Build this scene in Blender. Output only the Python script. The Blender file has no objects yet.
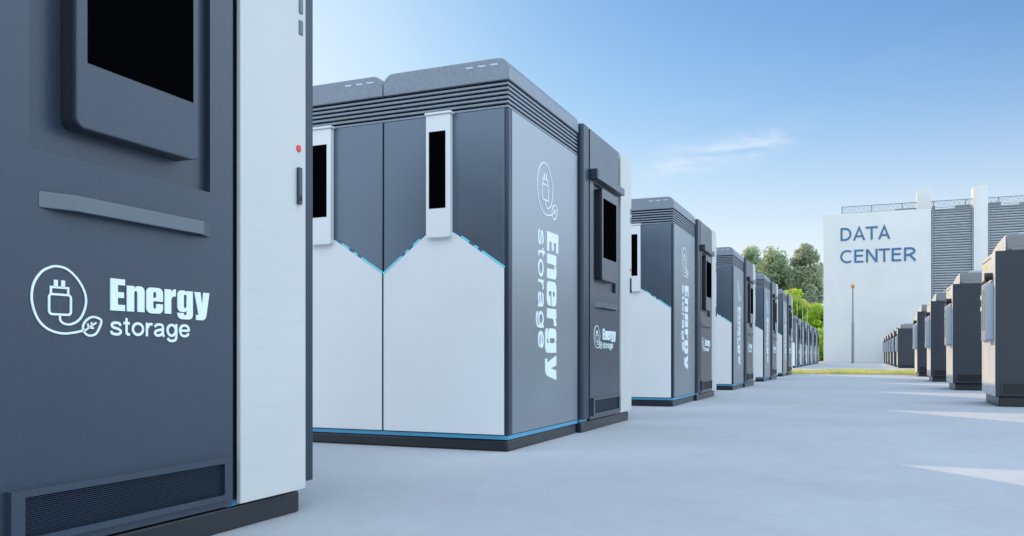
import bpy, bmesh, math, random
from mathutils import Vector, Matrix
from mathutils.geometry import tessellate_polygon
R = math.radians
scene = bpy.context.scene
col = scene.collection
random.seed(7)

# ------------------------------------------------------------------ object helpers
def tag(o, label=None, cat=None, group=None, kind=None):
    if label: o['label'] = label
    if cat: o['category'] = cat
    if group: o['group'] = group
    if kind: o['kind'] = kind
    return o

def thing(name, loc=(0, 0, 0), label=None, cat=None, group=None):
    o = bpy.data.objects.new(name, None)
    o.empty_display_size = .2
    col.objects.link(o)
    o.location = loc
    return tag(o, label, cat, group)

def copy_tree(o, parent=None, skip=(), depth=9):
    c = o.copy(); col.objects.link(c); c.parent = parent
    if depth > 0:
        for ch in list(o.children):
            if ch.name.split('.')[0] not in skip:
                copy_tree(ch, c, skip, depth - 1)
    return c

class MB:
    """collects shapes into one mesh"""
    def __init__(self):
        self.bm = bmesh.new(); self.round = False
    def _merge(self, b):
        me = bpy.data.meshes.new('tmp'); b.to_mesh(me); b.free()
        self.bm.from_mesh(me); bpy.data.meshes.remove(me)
    def box(self, x0, x1, y0, y1, z0, z1, bev=0, seg=2, rot=None, piv=None):
        b = bmesh.new()
        bmesh.ops.create_cube(b, size=1)
        for v in b.verts:
            v.co = Vector(((x0 + x1) / 2 + v.co.x * (x1 - x0), (y0 + y1) / 2 + v.co.y * (y1 - y0), (z0 + z1) / 2 + v.co.z * (z1 - z0)))
        if bev: bmesh.ops.bevel(b, geom=b.edges[:], offset=bev, segments=seg, profile=.5, affect='EDGES')
        if rot is not None:
            p = Vector(piv) if piv else Vector(((x0 + x1) / 2, (y0 + y1) / 2, (z0 + z1) / 2))
            bmesh.ops.rotate(b, verts=b.verts[:], cent=p, matrix=rot)
        self._merge(b)
    def prism(self, outer, axis, a, c, holes=(), bev=0):
        """polygon (u,v) extruded along axis from a to c.  axis X: (u,v)=(y,z); Y: (x,z); Z: (x,y)"""
        def P(u, v, w):
            return {'X': (w, u, v), 'Y': (u, w, v), 'Z': (u, v, w)}[axis]
        b = bmesh.new()
        loops = [list(outer)] + [list(h) for h in holes]
        lo = [[b.verts.new(P(u, v, a)) for u, v in L] for L in loops]
        hi = [[b.verts.new(P(u, v, c)) for u, v in L] for L in loops]
        if not holes:
            b.faces.new(lo[0]); b.faces.new(hi[0])
        else:
            tri = tessellate_polygon([[Vector((u, v, 0)) for u, v in L] for L in loops])
            fl = [v for L in lo for v in L]; fh = [v for L in hi for v in L]
            for t in tri:
                try:
                    b.faces.new([fl[i] for i in t]); b.faces.new([fh[i] for i in t])
                except ValueError: pass
        for L, H in zip(lo, hi):
            n = len(L)
            for i in range(n):
                b.faces.new((L[i], L[(i + 1) % n], H[(i + 1) % n], H[i]))
        bmesh.ops.recalc_face_normals(b, faces=b.faces[:])
        if bev:
            es = [e for e in b.edges if len(e.link_faces) == 2 and e.calc_face_angle(0) > .6]
            bmesh.ops.bevel(b, geom=es, offset=bev, segments=2, profile=.5, affect='EDGES')
        self._merge(b)
    def cyl(self, p0, p1, r0, r1=None, n=14):
        r1 = r0 if r1 is None else r1; self.round = True
        p0, p1 = Vector(p0), Vector(p1); d = (p1 - p0)
        b = bmesh.new()
        bmesh.ops.create_cone(b, cap_ends=True, segments=n, radius1=r0, radius2=r1, depth=d.length)
        q = Vector((0, 0, 1)).rotation_difference(d.normalized())
        bmesh.ops.transform(b, verts=b.verts[:], matrix=Matrix.Translation((p0 + p1) / 2) @ q.to_matrix().to_4x4())
        self._merge(b)
    def stroke(self, pts, w, axis, a, c, closed=False):
        """flat ribbon of width w following pts in the (u,v) plane of the axis"""
        n = len(pts); L = []; Rr = []
        for i in range(n):
            p = Vector(pts[i])
            if closed: pa, pb = Vector(pts[i - 1]), Vector(pts[(i + 1) % n])
            else: pa, pb = Vector(pts[max(i - 1, 0)]), Vector(pts[min(i + 1, n - 1)])
            e1 = Vector(pts[i]) - pa; e2 = pb - Vector(pts[i])
            t = ((e1.normalized() if e1.length > 1e-9 else Vector((0, 0))) + (e2.normalized() if e2.length > 1e-9 else Vector((0, 0)))).normalized(); nn = Vector((-t.y, t.x))
            d1 = Vector(pts[i]) - pa
            if d1.length > 1e-9 and (closed or 0 < i < n - 1): nn /= max(.45, abs(t.dot(d1.normalized())))
            L.append(tuple(p + nn * w / 2)); Rr.append(tuple(p - nn * w / 2))
        if closed: self.prism(L, axis, a, c, holes=[Rr])
        else:
            for i in range(n - 1):
                self.prism([L[i], L[i + 1], Rr[i + 1], Rr[i]], axis, a, c)
    def build(self, name, mat, parent=None, smooth=None, label=None):
        bmesh.ops.remove_doubles(self.bm, verts=self.bm.verts[:], dist=1e-6)
        me = bpy.data.meshes.new(name); self.bm.to_mesh(me); self.bm.free()
        me.materials.append(mat)
        o = bpy.data.objects.new(name, me); col.objects.link(o)
        if parent: o.parent = parent
        if smooth:
            for p in me.polygons: p.use_smooth = True
            try: me.set_sharp_from_angle(angle=R(smooth if self.round else 20))
            except Exception: pass
        if label: o['label'] = label
        return o

def arc(cx, cy, r, a0, a1, n=6):
    return [(cx + r * math.cos(R(a0 + (a1 - a0) * i / n)), cy + r * math.sin(R(a0 + (a1 - a0) * i / n))) for i in range(n + 1)]

def rrect(x0, x1, y0, y1, r, n=5):
    return arc(x1 - r, y1 - r, r, 0, 90, n) + arc(x0 + r, y1 - r, r, 90, 180, n) + arc(x0 + r, y0 + r, r, 180, 270, n) + arc(x1 - r, y0 + r, r, 270, 360, n)

def smooth_path(pts, k=4, closed=False):
    out = []; n = len(pts)
    for i in range(n if closed else n - 1):
        g = lambda j: Vector(pts[j % n]) if closed else Vector(pts[min(max(j, 0), n - 1)])
        p0, p1, p2, p3 = g(i - 1), g(i), g(i + 1), g(i + 2)
        for s in range(k):
            t = s / k
            out.append(tuple(.5 * ((2 * p1) + (-p0 + p2) * t + (2 * p0 - 5 * p1 + 4 * p2 - p3) * t * t + (-p0 + 3 * p1 - 3 * p2 + p3) * t ** 3)))
    if not closed: out.append(tuple(pts[-1]))
    return out

# ------------------------------------------------------------------ materials
def mat(name, base, rough=.5, metal=0., spec=.5, var=.06, vscale=3., bump=.0, bscale=300., dirt=0., dirt_col=(.1, .09, .08), coat=0., speck=.0):
    m = bpy.data.materials.new(name); m.use_nodes = True
    nt = m.node_tree; N = nt.nodes; L = nt.links
    b = N['Principled BSDF']
    b.inputs['Roughness'].default_value = rough; b.inputs['Metallic'].default_value = metal
    b.inputs['Specular IOR Level'].default_value = spec
    if coat: b.inputs['Coat Weight'].default_value = coat; b.inputs['Coat Roughness'].default_value = .32; b.inputs['Coat IOR'].default_value = 1.42
    tc = N.new('ShaderNodeTexCoord')
    ns = N.new('ShaderNodeTexNoise'); ns.inputs['Scale'].default_value = vscale; ns.inputs['Detail'].default_value = 6
    L.new(tc.outputs['Object'], ns.inputs['Vector'])
    rp = N.new('ShaderNodeMapRange'); rp.inputs['From Min'].default_value = .3; rp.inputs['From Max'].default_value = .7
    rp.inputs['To Min'].default_value = 1 - var; rp.inputs['To Max'].default_value = 1 + var
    L.new(ns.outputs['Fac'], rp.inputs['Value'])
    fac = rp.outputs[0]
    if speck:
        n3 = N.new('ShaderNodeTexNoise'); n3.inputs['Scale'].default_value = bscale * .7; n3.inputs['Detail'].default_value = 2
        L.new(tc.outputs['Object'], n3.inputs['Vector'])
        r3 = N.new('ShaderNodeMapRange'); r3.inputs['From Min'].default_value = .3; r3.inputs['From Max'].default_value = .7
        r3.inputs['To Min'].default_value = 1 - speck; r3.inputs['To Max'].default_value = 1 + speck
        L.new(n3.outputs['Fac'], r3.inputs['Value'])
        mm = N.new('ShaderNodeMath'); mm.operation = 'MULTIPLY'; L.new(fac, mm.inputs[0]); L.new(r3.outputs[0], mm.inputs[1]); fac = mm.outputs[0]
    mx = N.new('ShaderNodeMix'); mx.data_type = 'RGBA'; mx.blend_type = 'MULTIPLY'; mx.inputs[0].default_value = 1
    mx.inputs[6].default_value = (*base, 1); L.new(fac, mx.inputs[7])
    colr = mx.outputs[2]
    if dirt:
        n2 = N.new('ShaderNodeTexNoise'); n2.inputs['Scale'].default_value = vscale * .37; n2.inputs['Detail'].default_value = 9; n2.inputs['Roughness'].default_value = .7
        L.new(tc.outputs['Object'], n2.inputs['Vector'])
        r2 = N.new('ShaderNodeMapRange'); r2.inputs['From Min'].default_value = .48; r2.inputs['From Max'].default_value = .75; r2.inputs['To Max'].default_value = dirt
        L.new(n2.outputs['Fac'], r2.inputs['Value'])
        m2 = N.new('ShaderNodeMix'); m2.data_type = 'RGBA'; L.new(r2.outputs[0], m2.inputs[0]); L.new(colr, m2.inputs[6]); m2.inputs[7].default_value = (*dirt_col, 1)
        colr = m2.outputs[2]
    L.new(colr, b.inputs['Base Color'])
    # roughness breakup
    rr = N.new('ShaderNodeMapRange'); rr.inputs['From Min'].default_value = .3; rr.inputs['From Max'].default_value = .7
    rr.inputs['To Min'].default_value = rough * .85; rr.inputs['To Max'].default_value = min(1, rough * 1.15)
    L.new(ns.outputs['Fac'], rr.inputs['Value']); L.new(rr.outputs[0], b.inputs['Roughness'])
    if bump:
        bn = N.new('ShaderNodeTexNoise'); bn.inputs['Scale'].default_value = bscale; bn.inputs['Detail'].default_value = 3
        L.new(tc.outputs['Object'], bn.inputs['Vector'])
        bp = N.new('ShaderNodeBump'); bp.inputs['Strength'].default_value = bump; bp.inputs['Distance'].default_value = .004
        L.new(bn.outputs['Fac'], bp.inputs['Height']); L.new(bp.outputs['Normal'], b.inputs['Normal'])
    return m

M = {}
M['dark'] = mat('charcoal paint', (.030, .048, .080), .45, .3, .25, .06, 2.2, .05, 140, .25, (.040, .062, .10), coat=1., speck=.10)
M['dark2'] = mat('charcoal trim paint', (.026, .042, .070), .42, .3, .25, .05, 2, .05, 140, coat=.5, speck=.08)
M['door'] = mat('slate door paint', (.105, .140, .19), .32, .5, .5, .06, 2.2, .05, 140, .25, (.12, .145, .18), coat=.6, speck=.10)
M['side'] = mat('slate metallic side paint', (.36, .405, .455), .38, .85, .5, .03, 1.2, speck=.0)
M['cap'] = mat('grey cap paint', (.185, .220, .270), .40, .15, .5, .06, 3, .08, 140, coat=.4, speck=.14)
M['plinth'] = mat('plinth paint', (.014, .018, .026), .5, 0, .2, .08, 4, .05, 140, .3, (.04, .043, .048), coat=.7)
M['white'] = mat('white door paint', (.74, .76, .78), .38, 0, .5, .025, 1.5, .06, 400, .12, (.62, .64, .66), speck=.02)
M['blue'] = mat('blue strip paint', (.075, .32, .52), .35, 0, .5, .06, 6)
M['cyan'] = mat('cyan trim', (.18, .68, .78), .35, 0, .5, .03, 6)
M['deepblue'] = mat('deep blue trim', (.035, .13, .26), .35, 0, .5, .05, 6)
M['screen'] = mat('black display glass', (.0015, .0015, .002), .35, 0, .0, 0, 3)
M['gap'] = mat('shadow gap black', (.006, .006, .007), .8, 0, .1, .1, 3)
M['letter'] = mat('pale cyan lettering', (.76, .88, .90), .45, 0, .4, .02, 6)
M['handle'] = mat('grey handle metal', (.13, .155, .185), .38, .4, .5, .05, 8, .05, 400)
M['slot'] = mat('pale indicator slot', (.45, .58, .72), .4, 0, .5, .02, 6)
M['red'] = mat('red lamp plastic', (.75, .03, .05), .3, 0, .5, .02, 6)
M['black'] = mat('black plastic', (.014, .014, .016), .4, 0, .5, .05, 6)
M['yellow'] = mat('yellow sticker', (.80, .72, .05), .5, 0, .4, .05, 6)
M['beige'] = mat('pale aisle panel paint', (.68, .68, .67), .45, 0, .5, .04, 2, .06, 140, .25, (.62, .60, .57), speck=.03)
M['shell'] = mat('pale display shell plastic', (.34, .39, .46), .4, 0, .5, .03, 4)
M['rightdark'] = mat('charcoal cabinet paint', (.027, .034, .047), .5, 0, .4, .08, 2.2, .15, 350, .3, (.045, .052, .065), speck=.10)
M['hood'] = mat('grey hood paint', (.21, .215, .225), .5, 0, .4, .06, 3, .1, 400, speck=.06)
M['wall'] = mat('pale wall render', (.66, .665, .65), .8, 0, .3, .04, .5, .1, 30, .35, (.56, .57, .56), speck=.02)
M['sign'] = mat('blue sign lettering', (.045, .15, .29), .55, 0, .4, .03, 2)
M['slat'] = mat('louver metal', (.58, .62, .64), .5, .1, .5, .05, 2)
M['louvback'] = mat('louver backing', (.11, .125, .14), .7, 0, .3, .05, 2)
M['reflglass'] = mat('grey reflection glass', (.26, .29, .32), .2, 0, .5, .05, 4)  # black glass painted grey, the pale reflection put into its colour
M['frame'] = mat('louver frame metal', (.21, .24, .265), .5, .2, .5, .05, 2)
M['rail'] = mat('galvanised railing', (.20, .21, .22), .5, .5, .5, .08, 5)
M['polemat'] = mat('galvanised pole', (.25, .27, .30), .5, .4, .5, .08, 3)
M['orange'] = mat('orange cap', (.46, .23, .06), .6, 0, .5, .05, 4)
M['kerb'] = mat('kerb concrete', (.62, .61, .59), .85, 0, .3, .08, 3, .2, 60)
M['pale'] = mat('pale painted bar', (.62, .64, .64), .5, 0, .5, .05, 3)

def joint_white():
    """white panel with faint horizontal joints every ten centimetres"""
    m = mat('jointed white panel', (.57, .59, .59), .42, 0, .5, .03, 2.5, .08, 350, .12, (.54, .56, .57), speck=.025)
    nt = m.node_tree; N = nt.nodes; L = nt.links
    b = N['Principled BSDF']; src = b.inputs['Base Color'].links[0].from_socket
    tc = N.new('ShaderNodeTexCoord'); sx = N.new('ShaderNodeSeparateXYZ'); L.new(tc.outputs['Object'], sx.inputs[0])
    mod = N.new('ShaderNodeMath'); mod.operation = 'PINGPONG'; mod.inputs[1].default_value = .05; L.new(sx.outputs['Z'], mod.inputs[0])
    lt = N.new('ShaderNodeMath'); lt.operation = 'LESS_THAN'; lt.inputs[1].default_value = .0007; L.new(mod.outputs[0], lt.inputs[0])
    f = N.new('ShaderNodeMath'); f.operation = 'MULTIPLY'; f.inputs[1].default_value = .30; L.new(lt.outputs[0], f.inputs[0])
    mx = N.new('ShaderNodeMix'); mx.data_type = 'RGBA'; L.new(f.outputs[0], mx.inputs[0]); L.new(src, mx.inputs[6]); mx.inputs[7].default_value = (.30, .33, .36, 1)
    L.new(mx.outputs[2], b.inputs['Base Color'])
    return m
M['joint'] = joint_white()

def ground_mat():
    m = bpy.data.materials.new('pale concrete'); m.use_nodes = True
    nt = m.node_tree; N = nt.nodes; L = nt.links; b = N['Principled BSDF']
    tc = N.new('ShaderNodeTexCoord')
    def noise(s, d, r=.6):
        n = N.new('ShaderNodeTexNoise'); n.inputs['Scale'].default_value = s; n.inputs['Detail'].default_value = d; n.inputs['Roughness'].default_value = r
        L.new(tc.outputs['Object'], n.inputs['Vector']); return n.outputs['Fac']
    def rng(x, a, c, lo, hi):
        r = N.new('ShaderNodeMapRange'); r.inputs['From Min'].default_value = a; r.inputs['From Max'].default_value = c
        r.inputs['To Min'].default_value = lo; r.inputs['To Max'].default_value = hi; L.new(x, r.inputs['Value']); return r.outputs[0]
    def mul(x, y):
        q = N.new('ShaderNodeMath'); q.operation = 'MULTIPLY'; L.new(x, q.inputs[0]); L.new(y, q.inputs[1]); return q.outputs[0]
    f = mul(mul(rng(noise(.55, 5), .3, .7, .91, 1.07), rng(noise(9, 6, .7), .25, .75, .94, 1.05)), rng(noise(110, 3), .3, .7, .92, 1.08))
    f = mul(f, rng(noise(1.7, 8, .75), .50, .78, 1.0, .90))
    mx = N.new('ShaderNodeMix'); mx.data_type = 'RGBA'; mx.blend_type = 'MULTIPLY'; mx.inputs[0].default_value = 1
    mx.inputs[6].default_value = (.415, .438, .480, 1); L.new(f, mx.inputs[7]); L.new(mx.outputs[2], b.inputs['Base Color'])
    b.inputs['Roughness'].default_value = .75; b.inputs['Specular IOR Level'].default_value = .35
    bp = N.new('ShaderNodeBump'); bp.inputs['Strength'].default_value = .15; bp.inputs['Distance'].default_value = .01
    L.new(noise(120, 4), bp.inputs['Height']); L.new(bp.outputs['Normal'], b.inputs['Normal'])
    return m

def leaf_mat(name, c1, c2, trans=.4):
    m = bpy.data.materials.new(name); m.use_nodes = True
    nt = m.node_tree; N = nt.nodes; L = nt.links
    out = N['Material Output']; N.remove(N['Principled BSDF'])
    tc = N.new('ShaderNodeTexCoord'); ns = N.new('ShaderNodeTexNoise'); ns.inputs['Scale'].default_value = .9; ns.inputs['Detail'].default_value = 8; ns.inputs['Roughness'].default_value = .75
    L.new(tc.outputs['Object'], ns.inputs['Vector'])
    cr = N.new('ShaderNodeValToRGB'); cr.color_ramp.elements[0].position = .35; cr.color_ramp.elements[1].position = .66
    cr.color_ramp.elements[0].color = (*c1, 1); cr.color_ramp.elements[1].color = (*c2, 1)
    L.new(ns.outputs['Fac'], cr.inputs[0])
    d = N.new('ShaderNodeBsdfDiffuse'); t = N.new('ShaderNodeBsdfTranslucent'); mx = N.new('ShaderNodeMixShader'); mx.inputs[0].default_value = trans
    L.new(cr.outputs[0], d.inputs['Color']); L.new(cr.outputs[0], t.inputs['Color'])
    L.new(d.outputs[0], mx.inputs[1]); L.new(t.outputs[0], mx.inputs[2]); L.new(mx.outputs[0], out.inputs['Surface'])
    return m
M['leaf_grey'] = leaf_mat('grey green leaves', (.27, .36, .24), (.58, .66, .42), .62)
M['leaf_dark'] = leaf_mat('deep green leaves', (.27, .34, .25), (.61, .65, .43), .62)
M['leaf_lime'] = leaf_mat('lime leaves', (.32, .52, .05), (.72, .88, .16), .68)
M['grass'] = leaf_mat('grass blades', (.46, .50, .16), (.76, .72, .32), .5)
M['lawn'] = leaf_mat('lawn soil', (.22, .27, .07), (.36, .38, .12), .0)
M['bark'] = mat('bark', (.11, .09, .07), .9, 0, .2, .3, 2, .5, 12)

# ------------------------------------------------------------------ lettering
def sh(L, dx, dy, s, sx=1.): return [(dx + u * s * sx, dy + v * s) for u, v in L]
def qa(cx, cy, r, a0, a1): return arc(cx, cy, r, a0, a1, 5)
GL = {
 'E': (.52, [(0, 0), (.52, 0), (.52, .19), (.26, .19), (.26, .41), (.48, .41), (.48, .59), (.26, .59), (.26, .81), (.52, .81), (.52, 1), (0, 1)], []),
 'n': (.66, [(0, 0), (.265, 0), (.265, .6), (.29, .665), (.37, .665), (.395, .6), (.395, 0), (.66, 0)] + qa(.50, .67, .16, 0, 90) + [(.42, .83), (.33, .80), (.265, .72), (.265, .82), (0, .82)], []),
 'e': (.66, [(.66, .385), (.265, .385), (.265, .2), (.29, .14), (.37, .14), (.395, .2), (.395, .30), (.66, .30)] + qa(.48, .16, .18, 0, -90) + qa(.18, .16, .18, 270, 180) + qa(.18, .65, .18, 180, 90) + qa(.48, .65, .18, 90, 0),
       [[(.265, .50), (.395, .50), (.395, .64), (.37, .69), (.29, .69), (.265, .64)]]),
 'r': (.46, [(0, 0), (.265, 0), (.265, .48), (.30, .56), (.36, .595), (.46, .60), (.46, .845), (.38, .83), (.31, .78), (.265, .70), (.265, .82), (0, .82)], []),
 'g': (.66, [(.66, .82), (.395, .82), (.395, .75), (.35, .81), (.28, .83)] + qa(.17, .66, .17, 90, 180) + qa(.17, .26, .17, 180, 270) + [(.28, .09), (.35, .11), (.395, .17), (.395, .03), (.37, -.02), (.29, -.02), (.265, .03), (.265, .055), (0, .055)] + qa(.17, .01, .17, 180, 270) + qa(.49, .01, .17, 270, 360),
       [[(.265, .28), (.29, .23), (.37, .23), (.395, .28), (.395, .64), (.37, .69), (.29, .69), (.265, .64)]]),
 'y': (.68, [(0, .82), (.27, .82), (.345, .33), (.41, .82), (.68, .82), (.545, .02), (.50, -.09), (.40, -.16), (.08, -.16), (.08, .02), (.19, .025), (.20, .0), (.19, -.0)], []),
}
def bold_word(mb, u0, v0, cap, axis, a, c, place, length):
    adv = sum(GL[ch][0] for ch in 'Energy') + 5 * .075
    sx = length / (adv * cap); u = 0.
    for ch in 'Energy':
        w, o, hs = GL[ch]
        P = lambda L: [place(u0 + (u + p) * cap * sx, v0 + q * cap) for p, q in L]
        o2 = o[:-1] if ch == 'y' else o
        mb.prism(P(o2), axis, a, c, holes=[P(h) for h in hs])
        u += w + .075

def ell(cx, cy, rx, ry, a0, a1, n=20): return [(cx + rx * math.cos(R(a0 + (a1 - a0) * i / n)), cy + ry * math.sin(R(a0 + (a1 - a0) * i / n))) for i in range(n + 1)]
T_ = .070
CAPS = {   # (width, strokes) with cap height 1, strokes as (closed, points)
 'D': (.76, [(True, [(T_, T_), (.30, T_)] + ell(.30, .5, .46 - T_, .5 - T_, -80, 80, 14) + [(.30, 1 - T_), (T_, 1 - T_)])]),
 'A': (.78, [(False, [(T_, 0), (.39, 1 - T_ * .6), (.78 - T_, 0)]), (False, [(.17, .30), (.61, .30)])]),
 'T': (.72, [(False, [(0, 1 - T_), (.72, 1 - T_)]), (False, [(.36, 0), (.36, 1 - T_ * 2)])]),
 'C': (.70, [(False, ell(.44, .5, .44 - T_, .5 - T_ * .9, 52, 308, 26))]),
 'E': (.58, [(False, [(T_, 0), (T_, 1)]), (False, [(T_ * 2, T_), (.58, T_)]), (False, [(T_ * 2, .53), (.54, .53)]), (False, [(T_ * 2, 1 - T_), (.58, 1 - T_)])]),
 'N': (.72, [(False, [(T_, 0), (T_, 1)]), (False, [(T_ * 1.3, .97), (.72 - T_ * 1.3, .03)]), (False, [(.72 - T_, 0), (.72 - T_, 1)])]),
 'R': (.72, [(False, [(T_, 0), (T_, 1)]), (False, [(T_ * 2, 1 - T_), (.34, 1 - T_)] + ell(.36, .72, .24, .28 - T_, 85, -85, 10) + [(.34, .44), (T_ * 2, .44)]), (False, [(.36, .42), (.66, 0)])]),
}
def cap_word(mb, word, spans, place, u0, v0, length, height, axis, a, c):
    k = 0
    for ch, (f0, f1) in zip(word, spans):
        w, st = CAPS[ch]; sx = (f1 - f0) * length / w
        for closed, pts in st:
            k += 1
            mb.stroke([place(u0 + f0 * length + p * sx, v0 + q * height) for p, q in pts], 2 * T_ * height, axis, a - k * .0012, c, closed)
LOW = {    # x-height 1
 's': (.86, [smooth_path([(.76, .70), (.66, .85), (.43, .90), (.20, .84), (.14, .70), (.25, .57), (.48, .50), (.70, .40), (.77, .26), (.66, .12), (.43, .09), (.18, .14), (.09, .31)], 3)]),
 't': (.48, [smooth_path([(.22, 1.26), (.22, .70), (.22, .28), (.28, .12), (.45, .09)], 3), [(.0, .90), (.44, .90)]]),
 'o': (.94, [ell(.47, .5, .38, .41, 0, 360, 24)]),
 'r': (.52, [[(.10, 0), (.10, 1)], smooth_path([(.17, .60), (.21, .78), (.34, .90), (.52, .89)], 3)]),
 'a': (.90, [smooth_path([(.10, .70), (.20, .86), (.44, .91), (.66, .85), (.72, .66), (.72, .22), (.80, .0)], 3), smooth_path([(.66, .54), (.42, .49), (.18, .41), (.10, .26), (.19, .11), (.40, .08), (.60, .17), (.70, .34)], 3)]),
 'g': (.92, [ell(.42, .5, .33, .41, 0, 360, 22), smooth_path([(.80, 1.0), (.80, .4), (.80, .0), (.72, -.22), (.45, -.31), (.20, -.25), (.10, -.10)], 3)]),
 'e': (.92, [[(.16, .51), (.80, .51)], smooth_path([(.83, .47), (.80, .72), (.64, .88), (.45, .915), (.22, .83), (.10, .62), (.10, .40), (.22, .15), (.46, .08), (.68, .13), (.82, .29)], 3)]),
}
def low_word(mb, word, place, u0, v0, length, xh, axis, a, c, t=.19):
    adv = sum(LOW[ch][0] for ch in word) + .10 * (len(word) - 1); sx = length / adv; u = 0; k = 0
    for ch in word:
        w, st = LOW[ch]
        for pts in st:
            k += 1
            mb.stroke([place(u0 + (u + p) * sx, v0 + q * xh) for p, q in pts], t * xh, axis, a, c + k * .00015)
        u += w + .10

LOOP = [(.153, .010), (.117, .002), (.080, 0), (.044, .010), (.019, .031), (.005, .060), (0, .089), (.006, .123), (.027, .153), (.052, .167), (.072, .171), (.100, .166), (.129, .145), (.150, .116), (.157, .087), (.150, .058), (.135, .036), (.111, .024), (.091, .025), (.080, .033), (.079, .046)]
def emblem(mb, y0, z0, sy, sz, a, c, w):
    P = lambda L: [(y0 + u * sy, z0 + v * sz) for u, v in L]
    mb.stroke(smooth_path(P(LOOP), 4), w, 'X', a, c)
    mb.stroke(P(rrect(.048, .111, .048, .099, .008, 3)), w, 'X', a, c, True)
    mb.stroke(P([(.053, .101), (.053, .117), (.103, .117), (.103, .101)]), w, 'X', a, c)
    for x in (.067, .088): mb.stroke(P([(x, .118), (x, .136)]), w * 1.9, 'X', a, c)
    leaf = smooth_path(P([(.150, .006), (.148, .022), (.160, .038), (.180, .046), (.204, .038), (.199, .018), (.186, 0), (.165, -.004)]), 4, True)
    mb.stroke(leaf, w, 'X', a, c, True)
    mb.stroke(P([(.150, .007), (.189, .031)]), w * .8, 'X', a, c)
    mb.stroke(P([(.164, .017), (.162, .028)]), w * .8, 'X', a, c); mb.stroke(P([(.174, .022), (.174, .032)]), w * .8, 'X', a, c)
    mb.stroke(P([(.164, .017), (.181, .016)]), w * .8, 'X', a, c)

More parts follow.
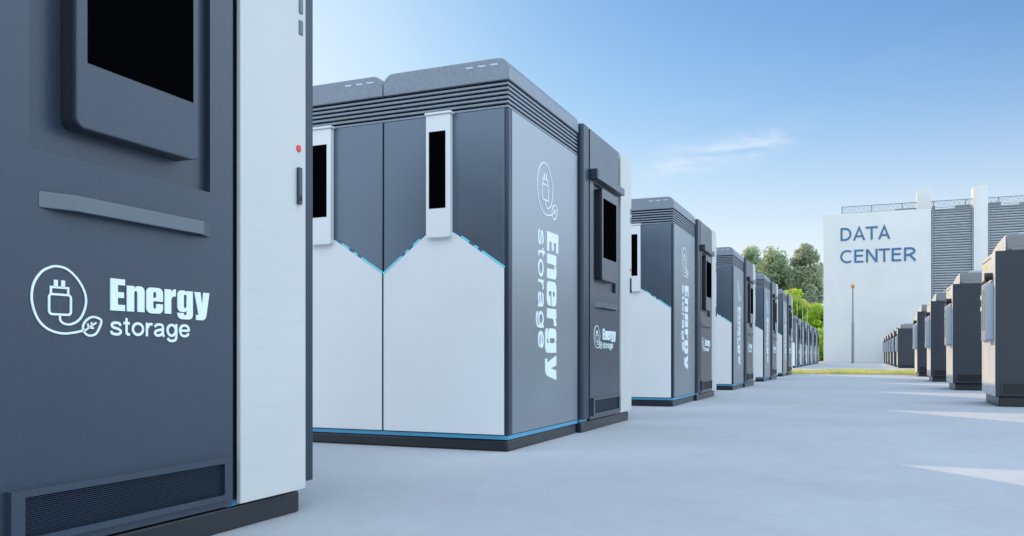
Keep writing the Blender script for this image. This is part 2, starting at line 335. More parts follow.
# ------------------------------------------------------------------ battery cabinet (two modules side by side)
W, LB = .865, 1.311
XA, Y0, SP = -1.93, 4.546, 4.705
def make_battery():
    t = thing('battery_cabinet')
    XB = -2 * W
    m = MB(); m.box(XB + .012, -.012, .012, LB - .012, 0, .070, .012); m.build('plinth', M['plinth'], t, 40)
    m = MB(); m.box(XB + .004, -.004, .004, LB - .004, .072, .097, .003); m.build('accent_strip', M['blue'], t)
    m = MB(); m.box(XB + .012, -.012, .012, LB - .004, .099, 2.052); m.build('body', M['dark2'], t)
    # corner posts (dark trim with a thin lit edge)
    for (xa, xb) in ((-.026, 0), (XB, XB + .026)):
        m = MB(); m.box(xa, xb, 0, .052, .099, 2.05, .006, 3); m.build('corner_post', M['dark2'], t, 40)
    m = MB(); m.box(-.011, -.002, .062, LB - .006, .101, 2.05, .003); sp = m.build('side_panel', M['side'], t, 40)
    # emblem and lettering on the aisle side
    e = MB(); emblem(e, .475, 1.51, 1.85, 1.98, -.0018, .0006, .0085); e.build('emblem', M['letter'], sp)
    l = MB()
    vert = lambda u, v: (v, -u)          # reads downwards, letter tops towards the back
    bold_word(l, -1.405, .652, .222, 'X', -.0018, .0008, vert, 1.0)
    low_word(l, 'storage', vert, -1.405, .488, .785, .098, 'X', -.0018, .0002)
    l.build('lettering', M['letter'], sp)
    # back panel
    # doors
    for k in (0, 1):
        x1 = -k * W - (.028 if k == 0 else .006); x0 = -(k + 1) * W + (.006 if k == 0 else .028)
        cx = -(k + .5) * W - .022
        m = MB(); m.box(x0, x1, .0, .011, .101, 2.05, .003); d = m.build('door', M['door'], t, 40)
        zl, zr, zp = 1.086, 1.094, 1.325
        hx = .094
        poly = [(x0 + .001, .102), (x1 - .001, .102), (x1 - .001, zr), (cx + hx, zp), (cx - hx, zp), (x0 + .001, zl)]
        m = MB(); m.prism(poly, 'Y', -.009, .001, bev=.002); m.build('lower_panel', M['white'], d, 40)
        # segmented trim along the sloping edges
        for (pa, pb) in (((cx - hx, zp), (x0 + .001, zl)), ((cx + hx, zp), (x1 - .001, zr))):
            A, B = Vector(pa), Vector(pb); dd = B - A; Lg = dd.length; dd.normalize(); nn = Vector((-dd.y, dd.x))
            if nn.y < 0: nn = -nn
            st = [0, .14, .30, .40, .48, .56, 1]
            bm = bmesh.new(); ring = []
            for f in st:
                p = A + dd * Lg * f
                ring.append([bm.verts.new(v) for v in ((p.x + nn.x * .002, -.0075, p.y + nn.y * .002), (p.x + nn.x * .0135, -.0075, p.y + nn.y * .0135), (p.x + nn.x * .0135, .0005, p.y + nn.y * .0135), (p.x + nn.x * .002, .0005, p.y + nn.y * .002))])
            for i in range(len(st) - 1):
                for q in range(4):
                    fc = bm.faces.new((ring[i][q], ring[i][(q + 1) % 4], ring[i + 1][(q + 1) % 4], ring[i + 1][q])); fc.material_index = (1, 0, 1, 0, 1, 0)[i]
            bm.faces.new(ring[0]); bm.faces.new(ring[-1]); bmesh.ops.recalc_face_normals(bm, faces=bm.faces[:])
            me = bpy.data.meshes.new('accent_trim'); bm.to_mesh(me); bm.free(); me.materials.append(M['cyan']); me.materials.append(M['deepblue'])
            o = bpy.data.objects.new('accent_trim', me); col.objects.link(o); o.parent = d
        # slim display, a long white shell with a black glass
        sx0, sx1 = cx - .083, cx + .083
        m = MB()
        r = .02
        out = [(sx1, 2.047), (sx0, 2.047)] + arc(sx0 + r, 1.296 + r, r, 180, 270, 5) + arc(sx1 - r, 1.296 + r, r, 270, 360, 5)
        m.prism(out, 'Y', -.040, -.0005, bev=.004)
        m.box(sx0 - .004, sx1 + .010, -.050, -.0005, 2.0475, 2.062, .003)
        s = m.build('display_shell', M['white'], d, 40)
        m = MB(); m.box(sx0 + .022, sx1 - .030, -.0415, -.035, 1.474, 1.945, .001); m.build('screen', M['screen'], d)
    # louver band wrapping front and both sides
    z0, z1 = 2.052, 2.2155
    m = MB(); m.box(XB + .022, -.022, .022, LB - .004, z0, z1); m.build('louver_core', M['gap'], t)
    m = MB()
    n = 6; p = (z1 - z0) / n
    for i in range(n):
        za = z0 + i * p + .001; zb = za + p * .56
        m.box(XB + .004, -.004, .004, LB - .006, za, zb, .003)
    m.build('louver_slats', M['cap'], t, 40)
    # rounded roof caps
    for k in (0, 1):
        x1 = -k * W + (.004 if k == 0 else -.0025); x0 = -(k + 1) * W - (.004 if k == 1 else -.0025)
        r = .075
        prof = [(x0, 2.2165), (x1, 2.2165)] + arc(x1 - r, 2.352 - r, r, 0, 90, 8) + arc(x0 + r, 2.352 - r, r, 90, 180, 8)
        m = MB(); m.prism(prof, 'Y', -.006, LB, bev=.005); c = m.build('roof_cap', M['cap'], t, 35)
        for j in range(3):
            xs = -k * W - .065 - .082 * j
            m = MB(); m.prism([(xs, 2.309), (xs - .008, 2.320), (xs - .055, 2.320), (xs - .047, 2.309)], 'Y', -.0075, -.0055)
            m.build('indicator_slot', M['slot'], c)
    return t

# ------------------------------------------------------------------ control cabinet beside it
YC = 5.882
def make_control():
    t = thing('control_cabinet')
    H = 2.30; XB = -2 * W; LY = 1.470
    m = MB(); m.box(XB + .02, -.016, .0, 1.352, 0, .0775, .008); m.build('plinth', M['plinth'], t, 40)
    for (ya_, yb_) in ((.004, .15), (.972, 1.03)):
        m = MB(); m.box(-.30, -.020, ya_, yb_, .0785, .0985, .002); m.build('accent_strip', M['blue'], t)
    # body, with rounded shoulders seen from the aisle
    r = .12
    prof = [(.0, .099), (LY, .099)] + arc(LY - r, H - r, r, 0, 90, 8) + arc(.020, H - .020, .020, 90, 180, 5)
    m = MB(); m.prism(prof, 'X', XB, -.062, bev=.01); m.build('body', M['dark2'], t, 35)
    m = MB(); m.prism([(1.372, .0995), (LY - .002, .0995)] + arc(LY - .002 - r, H - r - .002, r, 0, 60, 6) + [(1.372, H - .03)], 'X', -.0615, -.040, bev=.004); m.build('rear_trim', M['dark2'], t, 35)
    # near trim strip with a rounded edge
    m = MB()
    pr = arc(-.022, .022, .022, 270, 360, 6) + [(0, .130), (-.006, .142), (-.006, .158), (-.0615, .158), (-.0615, 0)]
    m.prism(pr, 'Z', .0995, H - .0045); m.build('edge_trim', M['dark2'], t, 40)
    # dark face panel with the display bay cut into it
    ya, yb = .166, .980
    q = [(ya, .0865), (yb, .0865), (yb, H - .004), (ya, H - .004)]
    bay = [(.258, 1.092), (.877, 1.092), (.877, 1.905), (.258, 1.905)]
    m = MB(); m.prism(q, 'X', -.0615, 0, holes=[bay]); fp = m.build('face_panel', M['dark'], t)
    # floor of the bay, two centimetres in
    m = MB(); m.box(-.060, -.022, .2585, .8765, 1.0925, 1.9045); m.build('display_bay', M['dark'], t)
    # display housing standing in the bay: dark sides, paler front
    hz0, hz1, hy0, hy1 = 1.166, 1.880, .361, .787
    m = MB(); m.prism(rrect(hy0 + .002, hy1 - .002, hz0 + .002, hz1 - .002, .024, 6), 'X', -.0215, .026, bev=.003)
    dh = m.build('display_housing', M['plinth'], t, 35)
    m = MB(); m.prism(rrect(hy0, hy1, hz0, hz1, .026, 6), 'X', .0262, .038, bev=.004); m.build('display_front', M['dark'], dh, 35)
    m = MB(); m.box(.0375, .0395, .394, .765, 1.340, 1.806); m.build('screen', M['screen'], dh)
    # bar above the display
    m = MB(); m.box(.0005, .050, .225, .985, 1.925, 1.985, .004); tb = m.build('top_bar', M['handle'], t, 35)
    m = MB(); m.box(.0007, .056, .175, .2245, 1.915, 1.995, .005); m.build('bar_end', M['dark2'], tb, 35)
    # strap handle: the two ends fold back to the panel
    m = MB()
    prof = [(.0005, .282), (.0005, .298), (.026, .372), (.026, .806), (.0005, .858), (.0005, .876), (.036, .812), (.036, .364)]
    m.prism([(u, v) for u, v in prof], 'Z', .948, .989, bev=.002); m.build('handle', M['handle'], t, 35)
    # vent grille, standing slightly proud
    m = MB()
    vo = [(.196, .112), (.955, .112), (.955, .248), (.196, .248)]; vi = [(.232, .130), (.922, .130), (.922, .230), (.232, .230)]
    m.prism(vo, 'X', .0006, .020, holes=[vi]); vf = m.build('vent_frame', M['dark'], t)
    m = MB(); m.box(.0008, .004, .233, .921, .131, .229); m.build('vent_backing', M['gap'], vf)
    m = MB()
    for i in range(18):
        z = .1325 + i * .0054
        m.box(.0045, .012, .2335, .9205, z, z + .0024, rot=Matrix.Rotation(R(18), 3, 'Y'))
    m.build('vent_slats', M['dark2'], vf)
    # emblem and lettering
    e = MB(); emblem(e, .262, .634, 1., 1., .0005, .0035, .0056); e.build('emblem', M['letter'], fp)
    l = MB(); ident = lambda u, v: (u, v)
    bold_word(l, .496, .7005, .088, 'X', .0005, .0040, ident, .374)
    low_word(l, 'storage', ident, .495, .632, .293, .039, 'X', .0005, .0022)
    l.build('lettering', M['letter'], fp)
    # white jointed panel with rounded top shoulder
    r = .10
    prof = [(1.002, .087), (1.352, .087)] + arc(1.352 - r, H - r - .002, r, 0, 90, 8) + [(1.002, H - .002)]
    m = MB(); m.prism(prof, 'X', -.005, .013, bev=.004); wp = m.build('white_panel', M['joint'], t, 35)
    m = MB(); m.box(-.0614, -.022, .9806, 1.350, .0995, H - .12); m.build('panel_backing', M['dark2'], t)
    m = MB(); m.cyl((.0135, 1.308, 1.328), (.017, 1.308, 1.328), .0135, .012, 18); m.build('red_lamp', M['red'], wp, 40)
    m = MB(); m.box(.0132, .026, 1.296, 1.316, 1.124, 1.258, .003); lt = m.build('latch', M['dark'], wp, 35)
    m = MB(); m.box(.0262, .0285, 1.300, 1.312, 1.136, 1.156, .001); m.build('keyhole', M['black'], lt)
    for z in (1.745, 1.823):
        m = MB(); m.box(.0132, .018, 1.310, 1.330, z, z + .052, .002); m.build('slot', M['handle'], wp)
    return t

ctrl_labels = [
    'huge close-up charcoal control cabinet with black display, strap handle and white side strip',
    'grey control cabinet joined behind the largest white-doored battery cabinet, facing the aisle',
    'control cabinet behind the second white-doored battery cabinet, two past the huge close-up one',
    'control cabinet behind the third white-doored battery cabinet of the tall row',
    'control cabinet behind the fourth white-doored battery cabinet of the tall row',
    'control cabinet closing the tall row, its base at the grass kerb',
]
bat_labels = [
    'largest battery cabinet with two white hexagon doors, slim black screens and vertical Energy storage lettering',
    'second battery cabinet of the tall row, one white door showing beside the big pair',
    'third battery cabinet of the tall row, narrow white door and grey side panel',
    'fourth battery cabinet of the tall row, seen mostly edge-on below the treetops',
    'fifth battery cabinet of the tall row, last before the grass strip',
]
G1, G2 = 'tall battery cabinets along the aisle', 'control cabinets standing behind the battery cabinets'
ctrl = make_control(); ctrl.location = (-1.898, YC - SP, 0); tag(ctrl, ctrl_labels[0], 'control cabinet', G2)
for i in range(5):
    c = copy_tree(ctrl, skip=() if i < 3 else ('keyhole', 'slot')); c.location = (-1.898, YC + SP * i, 0); tag(c, ctrl_labels[i + 1])
bat = make_battery(); bat.location = (XA, Y0, 0); tag(bat, bat_labels[0], 'battery cabinet', G1)
for i in range(1, 5):
    c = copy_tree(bat); c.location = (XA, Y0 + SP * i, 0); tag(c, bat_labels[i])
# the farther block of the same cabinets, past the grass strip
ordn = ['first', 'second', 'third', 'fourth', 'last']
small = ('keyhole', 'slot', 'red_lamp', 'latch', 'vent_slats', 'vent_backing', 'indicator_slot', 'accent_trim', 'bar_end')
for i in range(5):
    c = copy_tree(bat, skip=small); c.location = (-2.72, 39.3 + SP * i, 0)
    tag(c, ('%s small distant battery cabinet of the tall row past the grass' % ordn[i]) + (' by wall' if i == 4 else ''), 'battery cabinet', 'distant battery cabinets past the grass')
    c = copy_tree(ctrl, skip=small); c.location = (-2.688, 39.3 + SP * i + YC - Y0, 0)
    tag(c, ('%s small distant control cabinet of the tall row past the grass' % ordn[i]) + (' by bushes' if i == 4 else ''), 'control cabinet', 'distant control cabinets past the grass')

# ------------------------------------------------------------------ low power cabinets on the other side of the aisle
XR, YR, SR = 1.38, 10.67, 4.69
def make_power():
    t = thing('power_cabinet')
    WX, LY = 1.25, 1.10
    m = MB(); m.box(.040, WX - .03, .035, LY - .03, 0, .115, .012); m.build('plinth', M['plinth'], t, 40)
    m = MB()
    m.box(.0045, WX, 0, LY, .1155, 1.742, .004); m.build('body', M['rightdark'], t, 40)
    m = MB()
    vo = [(.060, .128), (WX - .10, .128), (WX - .10, .268), (.060, .268)]; vi = [(.075, .142), (WX - .115, .142), (WX - .115, .254), (.075, .254)]
    m.prism(vo, 'Y', -.012, -.0005, holes=[vi]); v = m.build('vent_frame', M['rightdark'], t)
    m = MB()
    for i in range(10):
        z = .146 + i * .0108
        m.box(.076, WX - .116, -.007, -.0008, z, z + .006)
    m.build('vent_slats', M['black'], v)
    # pale aisle panel in two leaves
    for (ya, yb) in ((.006, .47), (.476, 1.094)):
        m = MB(); m.box(0, .004, ya, yb, .117, 1.738, .0012); m.build('aisle_panel', M['beige'], t, 40)
    m = MB(); m.box(-.004, .0, .30, 1.02, 1.690, 1.700, .001); m.build('drip_rail', M['black'], t)
    # roof hood set back from the aisle, its far shoulder rounded off
    top = [(1.09, 1.835), (1.06, 1.850), (.95, 1.868), (.60, 1.905), (.20, 1.926), (.05, 1.930)]
    m = MB(); m.prism([(.05, 1.743), (1.09, 1.743)] + top, 'X', .112, WX - .05, bev=.022); hd = m.build('roof_hood', M['hood'], t, 45)
    # pale side plate of the hood in two leaves, facing the aisle
    m = MB(); m.prism([(.20, 1.744), (1.088, 1.744)] + [(u, v - .012) for u, v in top[:4]] + [(.20, 1.912)], 'X', .1065, .1115); m.build('hood_side_plate', M['beige'], hd)
    m = MB(); m.prism([(.056, 1.744), (.19, 1.744), (.19, 1.912), (.056, 1.914)], 'X', .1060, .1115); m.build('hood_side_plate', M['white'], hd)
    m = MB(); m.box(.16, WX - .03, .0, .045, 1.7432, 1.772, .006); m.build('roof_ledge', M['hood'], t, 40)
    m = MB(); m.box(.28, .80, .35, .70, 1.905, 1.985, .03, 3); m.build('fan_cowl', M['shell'], t, 40)
    # display shell seen edge-on, with its bay behind
    m = MB(); m.prism(rrect(.09, .43, .738, 1.392, .03, 5), 'X', -.084, -.0005, bev=.008); ds = m.build('display_shell', M['shell'], t, 40)
    m = MB(); m.box(-.0860, -.0835, .12, .40, .86, 1.33, .001); m.build('screen', M['reflglass'], ds)
    m = MB(); m.box(-.030, -.0005, .47, .93, .745, 1.36, .004); bp = m.build('button_plate', M['handle'], t, 40)
    for z in (1.10, 1.235):
        m = MB(); m.box(-.060, -.0302, .60, .74, z, z + .055, .005); m.build('button', M['white'], bp, 40)
    m = MB(); m.cyl((-.0005, .20, 1.475), (-.080, .20, 1.475), .042, .042, 18); m.cyl((-.050, .22, 1.435), (-.055, .60, 1.425), .022, .018, 10); m.build('turn_handle', M['black'], t, 40)
    m = MB(); m.box(-.0025, -.0003, .62, .86, 1.600, 1.645); m.build('warning_sticker', M['yellow'], t)
    m = MB(); m.cyl((-.0005, 1.05, 1.19), (-.008, 1.05, 1.19), .024, .02, 14); m.build('red_lamp', M['red'], t, 40)
    return t
pow_labels = [
    'largest dark power cabinet with pale sunlit aisle panel and yellow sticker, cut by frame',
    'second dark power cabinet of the low row, with grey roof hood and pale aisle panel',
    'third dark power cabinet of the low row, below the wall louver panel',
    'fourth dark power cabinet of the low row, standing at the grass strip',
]
pw = make_power(); pw.location = (XR, YR, 0); tag(pw, pow_labels[0], 'power cabinet', 'low dark power cabinets along the aisle')
for i in range(1, 4):
    c = copy_tree(pw); c.location = (XR, YR + SR * i, 0); tag(c, pow_labels[i])
ordp = ['first', 'second', 'third', 'fourth', 'fifth', 'last']
for i in range(6):
    c = copy_tree(pw, skip=('vent_slats', 'button', 'red_lamp', 'drip_rail', 'warning_sticker', 'screen'))
    c.location = (1.47, 40.2 + SP * i, 0)
    tag(c, ('%s small distant power cabinet of the low row past the grass' % ordp[i]) + (' by the wall' if i == 5 else ''), None, 'distant power cabinets past the grass')

# ------------------------------------------------------------------ ground, kerbs, grass
def sheet(name, x0, x1, y0, y1, z, m, nx=1, ny=1):
    b = bmesh.new(); vs = [[b.verts.new((x0 + (x1 - x0) * i / nx, y0 + (y1 - y0) * j / ny, z)) for i in range(nx + 1)] for j in range(ny + 1)]
    for j in range(ny):
        for i in range(nx): b.faces.new((vs[j][i], vs[j][i + 1], vs[j + 1][i + 1], vs[j + 1][i]))
    me = bpy.data.meshes.new(name); b.to_mesh(me); b.free(); me.materials.append(m)
    o = bpy.data.objects.new(name, me); col.objects.link(o); o['kind'] = 'structure'; return o
sheet('ground', -700, 700, -500, 1200, 0, ground_mat())
GX0, GX1, GY0, GY1 = -14, 14, 26.36, 30.4
sheet('lawn', GX0, GX1, GY0, GY1, .03, M['lawn'])
for (a, c) in ((GY0 - .16, GY0), (GY1, GY1 + .16)):
    m = MB(); m.box(GX0, GX1, a, c, 0, .022, .006); o = m.build('kerb', M['kerb'], None, 40); o['kind'] = 'structure'
b = bmesh.new(); rg = random.Random(3)
for i in range(22000):
    x = rg.uniform(-4.5, 4.5); y = rg.uniform(GY0 + .02, GY1 - .02); h = rg.uniform(.04, .13) * (.75 + .35 * math.sin(x * 2.1 + y * .7) * math.sin(y * 1.3 - x)); a = rg.uniform(0, 6.28); w = rg.uniform(.006, .014)
    lx, ly = rg.gauss(0, .03), rg.gauss(0, .03); ca, sa = math.cos(a) * w, math.sin(a) * w
    b.faces.new((b.verts.new((x - ca, y - sa, .03)), b.verts.new((x + ca, y + sa, .03)), b.verts.new((x + lx, y + ly, .03 + h))))
me = bpy.data.meshes.new('grass'); b.to_mesh(me); b.free(); me.materials.append(M['grass'])
o = bpy.data.objects.new('grass', me); col.objects.link(o); tag(o, 'sunlit yellow green grass strip across the aisle', 'grass', None, 'stuff')
M['field'] = leaf_mat('field grass', (.06, .11, .02), (.13, .19, .04), .0)
sheet('field', -300, -2.6, 84, 500, .02, M['field'])

# ------------------------------------------------------------------ data center building
YB = 66.5; K = YB / 60.
def hz(z60): return .578 + (z60 - .578) * K
bl = thing('data_center_building', (-2.353 * K, YB, 0), 'pale data center building with blue lettering, louver panels and a roof railing', 'building')
bx, by = -2.353 * K, YB
def LX(x60): return x60 * K - bx
Z_R = hz(10.06)
m = MB(); m.box(0, LX(4.17), 0, 18, 0, Z_R, .04, 3); m.box(LX(4.171), 24, .22, 17.9, 0, Z_R - .06); m.build('wall', M['wall'], bl, 40)
for (xa, xb, z) in ((3.345, 4.16, hz(11.30)), (6.575, 7.375, hz(11.31))):
    m = MB()
    if xa < 4: m.box(LX(xa), LX(xb) + .012, .003, 1.6, Z_R - .06, z, .03, 3)
    else: m.box(LX(xa), LX(xb), -.012, 1.6, 0, z, .03, 3)
    m.build('pillar', M['wall'], bl, 40)
for (xa, xb) in ((4.19, 6.56), (7.39, 9.9), (10.5, 13.0)):
    x0, x1 = LX(xa), LX(xb); zb, zt = hz(4.27), hz(9.98)
    m = MB()
    fr = [(x0, zb), (x1, zb), (x1, zt), (x0, zt)]; fi = [(x0 + .1, zb + .1), (x1 - .1, zb + .1), (x1 - .1, zt - .1), (x0 + .1, zt - .1)]
    m.prism(fr, 'Y', -.0, .215, holes=[fi]); lp = m.build('louver_panel', M['frame'], bl)
    m = MB(); m.box(x0 + .1, x1 - .1, .19, .216, zb + .1, zt - .1); m.build('backing', M['louvback'], lp)
    m = MB(); n = 34; p = (zt - zb - .2) / n
    for i in range(n):
        z = zb + .1 + (i + .5) * p
        m.box(x0 + .102, x1 - .102, .03, .17, z - .015, z + .015, rot=Matrix.Rotation(R(-38), 3, 'X'))
    m.build('slats', M['slat'], lp)
idn = lambda u, v: (u, v)
m = MB(); cap_word(m, 'DATA', ((0, .225), (.252, .505), (.508, .752), (.757, 1)), idn, LX(-1.284), hz(8.225), 3.05 * K, .87 * K, 'Y', -.03, -.001)
m.build('sign_lettering', M['sign'], bl)
m = MB(); cap_word(m, 'CENTER', ((0, .156), (.19, .315), (.345, .50), (.512, .66), (.68, .805), (.838, 1)), idn, LX(-1.315), hz(6.73), 4.63 * K, .87 * K, 'Y', -.03, -.001)
m.build('sign_lettering', M['sign'], bl)
# roof railing: posts, rails and wire mesh, standing back a little from the edge
zr0, zr1 = Z_R, hz(10.55)
rl = None
m = MB(); m.cyl((LX(-1.2), .35, zr1), (23.5, .35, zr1), .025, n=8); m.cyl((LX(-1.2), .35, zr0 + .06), (23.5, .35, zr0 + .06), .018, n=8); rl = m.build('roof_railing', M['rail'], bl)
x = LX(-1.2); 
while x < 23.5:
    m = MB(); m.box(x - .03, x + .03, .32, .38, zr0 - .05, zr1 + .01); m.build('post', M['rail'], rl); x += 1.84 * K
m = MB()
for j in range(1, 5): m.cyl((LX(-1.2), .35, zr0 + .06 + (zr1 - zr0 - .06) * j / 5), (23.5, .35, zr0 + .06 + (zr1 - zr0 - .06) * j / 5), .006, n=4)
x = LX(-1.2)
while x < 23: m.cyl((x, .35, zr0 + .06), (x + .33, .35, zr1), .005, n=4); m.cyl((x + .33, .35, zr0 + .06), (x, .35, zr1), .005, n=4); x += .33
m.build('wire_mesh', M['rail'], rl)
for (xa, xb, h, mt) in ((.1, .8, .16, 'kerb'), (2.05, 3.35, .24, 'frame'), (4.3, 4.45, .3, 'frame'), (5.6, 6.5, .25, 'frame'), (7.45, 8.2, .3, 'frame'), (9.2, 10, .2, 'frame')):
    m = MB(); m.box(LX(xa), LX(xb), .9, 2.2, Z_R - .07, Z_R + h, .02); m.build('roof_vent', M[mt], bl, 40)

# ------------------------------------------------------------------ poles with orange caps
def make_pole(h, q=1., mt='polemat'):
    t = thing('marker_pole')
    m = MB(); m.cyl((0, 0, 0), (0, 0, h * .52), .095 * q, .085 * q, 14); m.cyl((0, 0, 0), (0, 0, .04), .16, .16, 14); m.build('lower_tube', M[mt], t, 40)
    m = MB(); m.cyl((0, 0, h * .52), (0, 0, h - .28), .058 * q, .045 * q, 12); m.build('upper_tube', M[mt], t, 40)
    m = MB(); m.box(-.11, .11, -.11, .11, h - .28, h - .06, .03); m.cyl((0, 0, h - .06), (0, 0, h), .06, .03, 10); m.build('cap', M['orange'], t, 40)
    return t
pl = make_pole(5.5); pl.location = (-.54, 62.3, 0); tag(pl, 'tall grey tapered pole with orange cap in front of the data center wall', 'pole')
thin = make_pole(5.5, .35, 'pale')
plab = ['orange-capped pole with thin cross arm, highest in the bushes row', 'second orange-capped pole with thin cross arm among the bushes', 'third orange-capped pole with thin cross arm among the bushes', 'lowest orange-capped pole with thin cross arm, beside the data center corner']
thin_copies = [thin] + [copy_tree(thin) for _ in range(3)]
for i, y in enumerate((65., 72., 79., 86.)):
    c = thin_copies[i]; c.location = (-4.85, y, 0); tag(c, plab[i], 'pole', 'orange-capped poles with cross arms')
    m = MB(); m.cyl((.05, 0, 4.9), (2.4, 0, 4.9), .014, n=8); m.build('cross_arm', M['polemat'], c, 40)

# ------------------------------------------------------------------ trees and bushes
def tree(name, loc, h, trunk_h, rx, rz, nclump, nleaf, leaf, lm, seed, label, cat, group, stretch=1.0):
    rg = random.Random(seed)
    t = thing(name, loc, label, cat, group)
    m = MB(); m.cyl((0, 0, -.1), (0, 0, trunk_h), h * .022, h * .014, 10)
    clumps = []
    for i in range(nclump):
        for _ in range(50):
            u = Vector((rg.uniform(-1, 1), rg.uniform(-1, 1), rg.uniform(-1, 1)))
            if u.length < 1: break
        k = .86 - .30 * max(0, u.z) ** 2
        c = Vector((u.x * rx * k, u.y * rx * k, trunk_h * .75 + (h - trunk_h * .75 - rx * .25) * (u.z * .5 + .5)))
        clumps.append((c, rx * rg.uniform(.24, .50)))
    for i, (c, r) in enumerate(clumps):
        if i % 3 == 0:
            z0 = min(trunk_h, c.z * .7)
            m.cyl((0, 0, z0), tuple(c), h * .007, h * .002, 5)
    m.cyl((0, 0, trunk_h), (rg.uniform(-.2, .2), 0, h * .85), h * .013, h * .003, 8)
    m.build('trunk' if 'tree' in name else 'stem', M['bark'], t)
    b = bmesh.new()
    for c, r in clumps:
        for i in range(nleaf):
            d = Vector((rg.gauss(0, 1), rg.gauss(0, 1), rg.gauss(0, 1)))
            d = d.normalized() * r * (rg.random() ** .45)
            d.z *= .8 * stretch
            p = c + d
            n = Vector((rg.gauss(0, 1), rg.gauss(0, 1), rg.gauss(.3, 1))).normalized()
            tt = n.orthogonal().normalized(); tt.rotate(Matrix.Rotation(rg.uniform(0, 6.28), 3, n)); bb = n.cross(tt)
            s = leaf * rg.uniform(.6, 1.3)
            b.faces.new([b.verts.new(p + q) for q in (tt * s, bb * s * .45, -tt * s, -bb * s * .45)])
    me = bpy.data.meshes.new('crown'); b.to_mesh(me); b.free(); me.materials.append(lm)
    o = bpy.data.objects.new('crown' if 'tree' in name else 'foliage', me); col.objects.link(o); o.parent = t
    return t
YT = 130.
def tx(px, y):
    a = math.atan((px - 512) / 831.54) - R(22.782); return y * math.tan(a)
G = 'tall grey-green trees behind the cabinets'
tree('tall_tree', (tx(746, YT), YT + 6, 0), 18.2, 3, 3.4, 6, 110, 130, .27, M['leaf_grey'], 11, 'grey-green tree farthest from the data center, mostly hidden by cabinets', 'tree', G)
tree('tall_tree', (tx(775, YT), YT, 0), 17.5, 2.5, 3.2, 6, 120, 135, .27, M['leaf_grey'], 12, 'tall narrow grey-green tree standing in the middle of the three', 'tree', G)
tree('tall_tree', (tx(806, YT), YT - 2, 0), 17.4, 2.5, 3.1, 6, 125, 135, .27, M['leaf_dark'], 15, 'full dark green tree beside the data center wall', 'tree', G)
tree('tall_tree', (tx(815, YT), YT - 8, 0), 10.5, 1.5, 1.7, 4, 50, 130, .22, M['leaf_dark'], 19, 'shorter olive tree tucked under the full tree by the data center', 'tree', G)
GB = 'lime green bushes behind the distant cabinets'
YH = 92.
tree('lime_bush', (tx(793, YH), YH, 0), 7.7, .6, 1.9, 3, 60, 120, .24, M['leaf_lime'], 31, 'tallest bright lime bush at the end of the cabinet row', 'bush', GB)
tree('lime_bush', (tx(808, YH), YH + 2, 0), 6.9, .5, 1.8, 3, 60, 120, .24, M['leaf_lime'], 32, 'bright lime bush between the tallest bush and the wall', 'bush', GB)
tree('lime_bush', (tx(819.5, YH), YH - 1, 0), 6.4, .4, 1.5, 3, 50, 120, .24, M['leaf_lime'], 33, 'narrow lime bush touching the data center corner', 'bush', GB)

tree('lime_bush', (tx(820, 86), 86, 0), 3.2, .15, 1.5, 2, 46, 120, .20, M['leaf_lime'], 37, 'low lime bush at the foot of the others, next to the wall', 'bush', GB)

# ------------------------------------------------------------------ light
AZ, EL = 40.3, 22.1          # sun: degrees left of +Y, and elevation
sd = Vector((-math.sin(R(AZ)) * math.cos(R(EL)), math.cos(R(AZ)) * math.cos(R(EL)), math.sin(R(EL))))
ld = bpy.data.lights.new('sun', 'SUN'); ld.energy = 2.8; ld.angle = R(.5); ld.color = (1, .70, .38)
lo = bpy.data.objects.new('sun', ld); col.objects.link(lo); lo.rotation_euler = sd.to_track_quat('Z', 'Y').to_euler(); lo.location = sd * 50

w = bpy.data.worlds.new('World'); scene.world = w; w.use_nodes = True
nt = w.node_tree; N = nt.nodes; L = nt.links
bg = N['Background']; bg.inputs['Strength'].default_value = .10
sky = N.new('ShaderNodeTexSky'); sky.sky_type = 'NISHITA'; sky.sun_disc = False
sky.sun_elevation = R(EL); sky.sun_rotation = R(-AZ); sky.air_density = 1.0; sky.dust_density = .30; sky.ozone_density = 4.5
def math_(op, a, c=None):
    n = N.new('ShaderNodeMath'); n.operation = op
    for i, v in enumerate((a, c)):
        if v is None: continue
        if hasattr(v, 'links'): L.new(v, n.inputs[i])
        else: n.inputs[i].default_value = v
    return n.outputs[0]
# soft clip of the sky colour dims the glow round the sun: each channel levels off
sp = N.new('ShaderNodeSeparateColor'); L.new(sky.outputs[0], sp.inputs[0])
cb = N.new('ShaderNodeCombineColor')
for i, (k, top) in enumerate(((.80, 6.6), (.97, 7.4), (1.08, 8.2))):
    v = math_('MULTIPLY', sp.outputs[i], k)
    q = math_('POWER', math_('ADD', math_('POWER', math_('DIVIDE', v, top), 4.0), 1.0), -.25)
    L.new(math_('MULTIPLY', v, q), cb.inputs[i])
sz = N.new('ShaderNodeSeparateXYZ'); tc0 = N.new('ShaderNodeTexCoord'); L.new(tc0.outputs['Generated'], sz.inputs[0])
hzf = math_('MULTIPLY', math_('POWER', 2.718, math_('MULTIPLY', math_('POWER', math_('ABSOLUTE', math_('DIVIDE', sz.outputs['Z'], .188)), 2.0), -1.0)), 1.0)
mh = N.new('ShaderNodeMix'); mh.data_type = 'RGBA'; L.new(hzf, mh.inputs[0]); L.new(cb.outputs[0], mh.inputs[6]); mh.inputs[7].default_value = (7.3, 7.5, 7.7, 1)
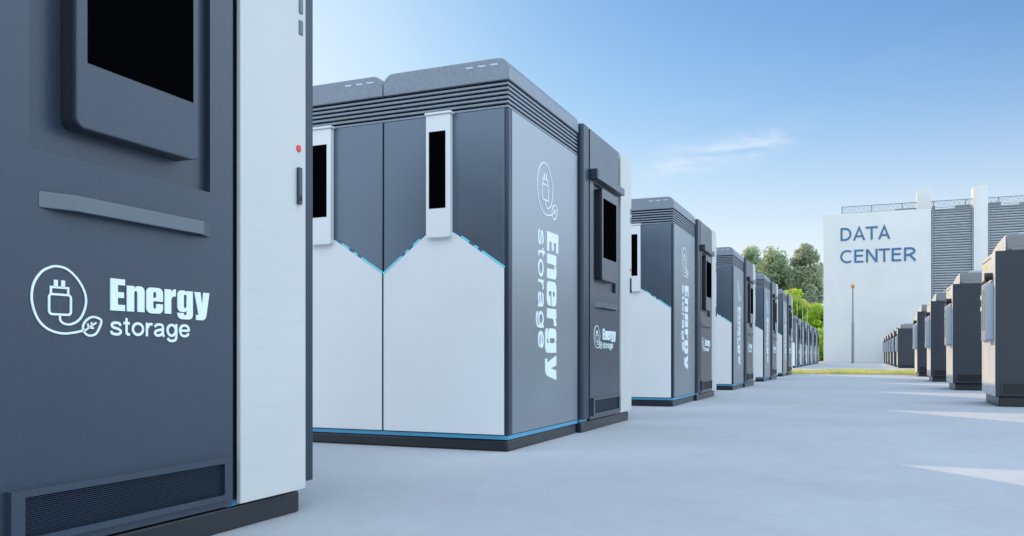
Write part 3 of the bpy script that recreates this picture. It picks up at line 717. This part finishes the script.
# thin cirrus: noise on the direction, stretched along a slanting band
tc = N.new('ShaderNodeTexCoord'); gen = tc.outputs['Generated']
mp = N.new('ShaderNodeMapping'); mp.inputs['Rotation'].default_value = (0, R(-14), R(22.8)); mp.inputs['Scale'].default_value = (1.6, 1.6, 9.0)
L.new(gen, mp.inputs['Vector'])
nz = N.new('ShaderNodeTexNoise'); nz.inputs['Scale'].default_value = 1.7; nz.inputs['Detail'].default_value = 7; nz.inputs['Roughness'].default_value = .55; nz.inputs['Distortion'].default_value = .4
L.new(mp.outputs[0], nz.inputs['Vector'])
mr = N.new('ShaderNodeMapRange'); mr.inputs['From Min'].default_value = .58; mr.inputs['From Max'].default_value = .85; mr.inputs['To Max'].default_value = .06
L.new(nz.outputs['Fac'], mr.inputs['Value'])
# one longer streak of cirrus low over the cabinets, described on the sky by its own axes
c0 = Vector((-.133, .955, .237)).normalized(); ax = c0.cross(Vector((0, 0, 1))).normalized(); up = ax.cross(c0)
def dot(v):
    n = N.new('ShaderNodeVectorMath'); n.operation = 'DOT_PRODUCT'; L.new(gen, n.inputs[0]); n.inputs[1].default_value = v; return n.outputs['Value']
fw = math_('MAXIMUM', dot(c0), .05); ua = math_('DIVIDE', dot(ax), fw); ub = math_('DIVIDE', dot(up), fw)
ns_ = N.new('ShaderNodeTexNoise'); ns_.inputs['Scale'].default_value = 16; ns_.inputs['Detail'].default_value = 5; L.new(gen, ns_.inputs['Vector'])
wob = math_('MULTIPLY', math_('SUBTRACT', ns_.outputs['Fac'], .5), .035)
cv = math_('ADD', math_('MULTIPLY', ua, .22), math_('MULTIPLY', math_('MULTIPLY', ua, ua), 1.1))
db = math_('SUBTRACT', math_('SUBTRACT', ub, cv), math_('SUBTRACT', wob, .009))
g1 = math_('POWER', 2.718, math_('MULTIPLY', math_('POWER', math_('ABSOLUTE', math_('DIVIDE', db, .016)), 2.0), -1.0))
g2 = math_('POWER', 2.718, math_('MULTIPLY', math_('POWER', math_('ABSOLUTE', math_('DIVIDE', math_('ADD', ua, .02), .085)), 4.0), -1.0))
n4 = N.new('ShaderNodeTexNoise'); n4.inputs['Scale'].default_value = 11; n4.inputs['Detail'].default_value = 8; n4.inputs['Roughness'].default_value = .7; n4.inputs['Distortion'].default_value = .8
mp4 = N.new('ShaderNodeMapping'); mp4.inputs['Rotation'].default_value = (0, R(-12), R(8)); mp4.inputs['Scale'].default_value = (1, 1, 5); L.new(gen, mp4.inputs['Vector']); L.new(mp4.outputs[0], n4.inputs['Vector'])
wisp = N.new('ShaderNodeMapRange'); wisp.inputs['From Min'].default_value = .36; wisp.inputs['From Max'].default_value = .66; L.new(n4.outputs['Fac'], wisp.inputs['Value'])
streak = math_('MULTIPLY', math_('MULTIPLY', g1, g2), math_('MULTIPLY', wisp.outputs[0], .75))
cl = math_('MAXIMUM', mr.outputs[0], streak)
mx = N.new('ShaderNodeMix'); mx.data_type = 'RGBA'; L.new(cl, mx.inputs[0]); L.new(mh.outputs[2], mx.inputs[6]); mx.inputs[7].default_value = (6.4, 7.0, 7.8, 1)
# added out-of-view cloud bank behind and beside the camera, brightening shade and reflections
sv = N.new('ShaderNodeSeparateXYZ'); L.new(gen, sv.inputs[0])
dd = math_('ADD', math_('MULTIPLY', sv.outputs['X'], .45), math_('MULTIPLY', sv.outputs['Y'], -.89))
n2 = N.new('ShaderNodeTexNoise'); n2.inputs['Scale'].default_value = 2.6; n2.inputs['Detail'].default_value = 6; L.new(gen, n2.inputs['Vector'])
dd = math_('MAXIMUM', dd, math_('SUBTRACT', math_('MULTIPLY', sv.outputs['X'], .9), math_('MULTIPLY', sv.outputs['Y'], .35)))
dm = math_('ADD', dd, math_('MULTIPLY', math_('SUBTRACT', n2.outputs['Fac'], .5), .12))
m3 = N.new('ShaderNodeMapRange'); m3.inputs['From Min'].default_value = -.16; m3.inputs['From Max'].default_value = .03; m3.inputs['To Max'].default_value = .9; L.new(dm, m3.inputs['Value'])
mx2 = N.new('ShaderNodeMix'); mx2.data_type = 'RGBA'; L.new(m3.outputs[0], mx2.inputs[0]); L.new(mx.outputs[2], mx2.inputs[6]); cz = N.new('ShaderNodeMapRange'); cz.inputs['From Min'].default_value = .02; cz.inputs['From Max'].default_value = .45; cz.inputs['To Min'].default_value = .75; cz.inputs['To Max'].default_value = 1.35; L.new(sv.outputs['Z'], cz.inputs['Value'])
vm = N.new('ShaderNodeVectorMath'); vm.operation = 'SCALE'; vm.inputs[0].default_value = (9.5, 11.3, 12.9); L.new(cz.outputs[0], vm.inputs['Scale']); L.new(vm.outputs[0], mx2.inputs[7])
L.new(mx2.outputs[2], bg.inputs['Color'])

# ------------------------------------------------------------------ camera
cd = bpy.data.cameras.new('camera'); cam = bpy.data.objects.new('camera', cd); col.objects.link(cam); scene.camera = cam
cam.location = (0, 0, .578); cam.rotation_euler = (R(90), 0, R(22.782))
cd.sensor_width = 36; cd.lens = 831.54 / 1024 * 36; cd.shift_y = (355.02 - 268) / 1024; cd.clip_start = .05; cd.clip_end = 3000
scene.view_settings.view_transform = 'Standard'; scene.view_settings.look = 'None'
scene.view_settings.exposure = 0.4; scene.view_settings.gamma = 1
scene.render.resolution_x, scene.render.resolution_y = 1024, 536
scene.cycles.max_bounces = 8
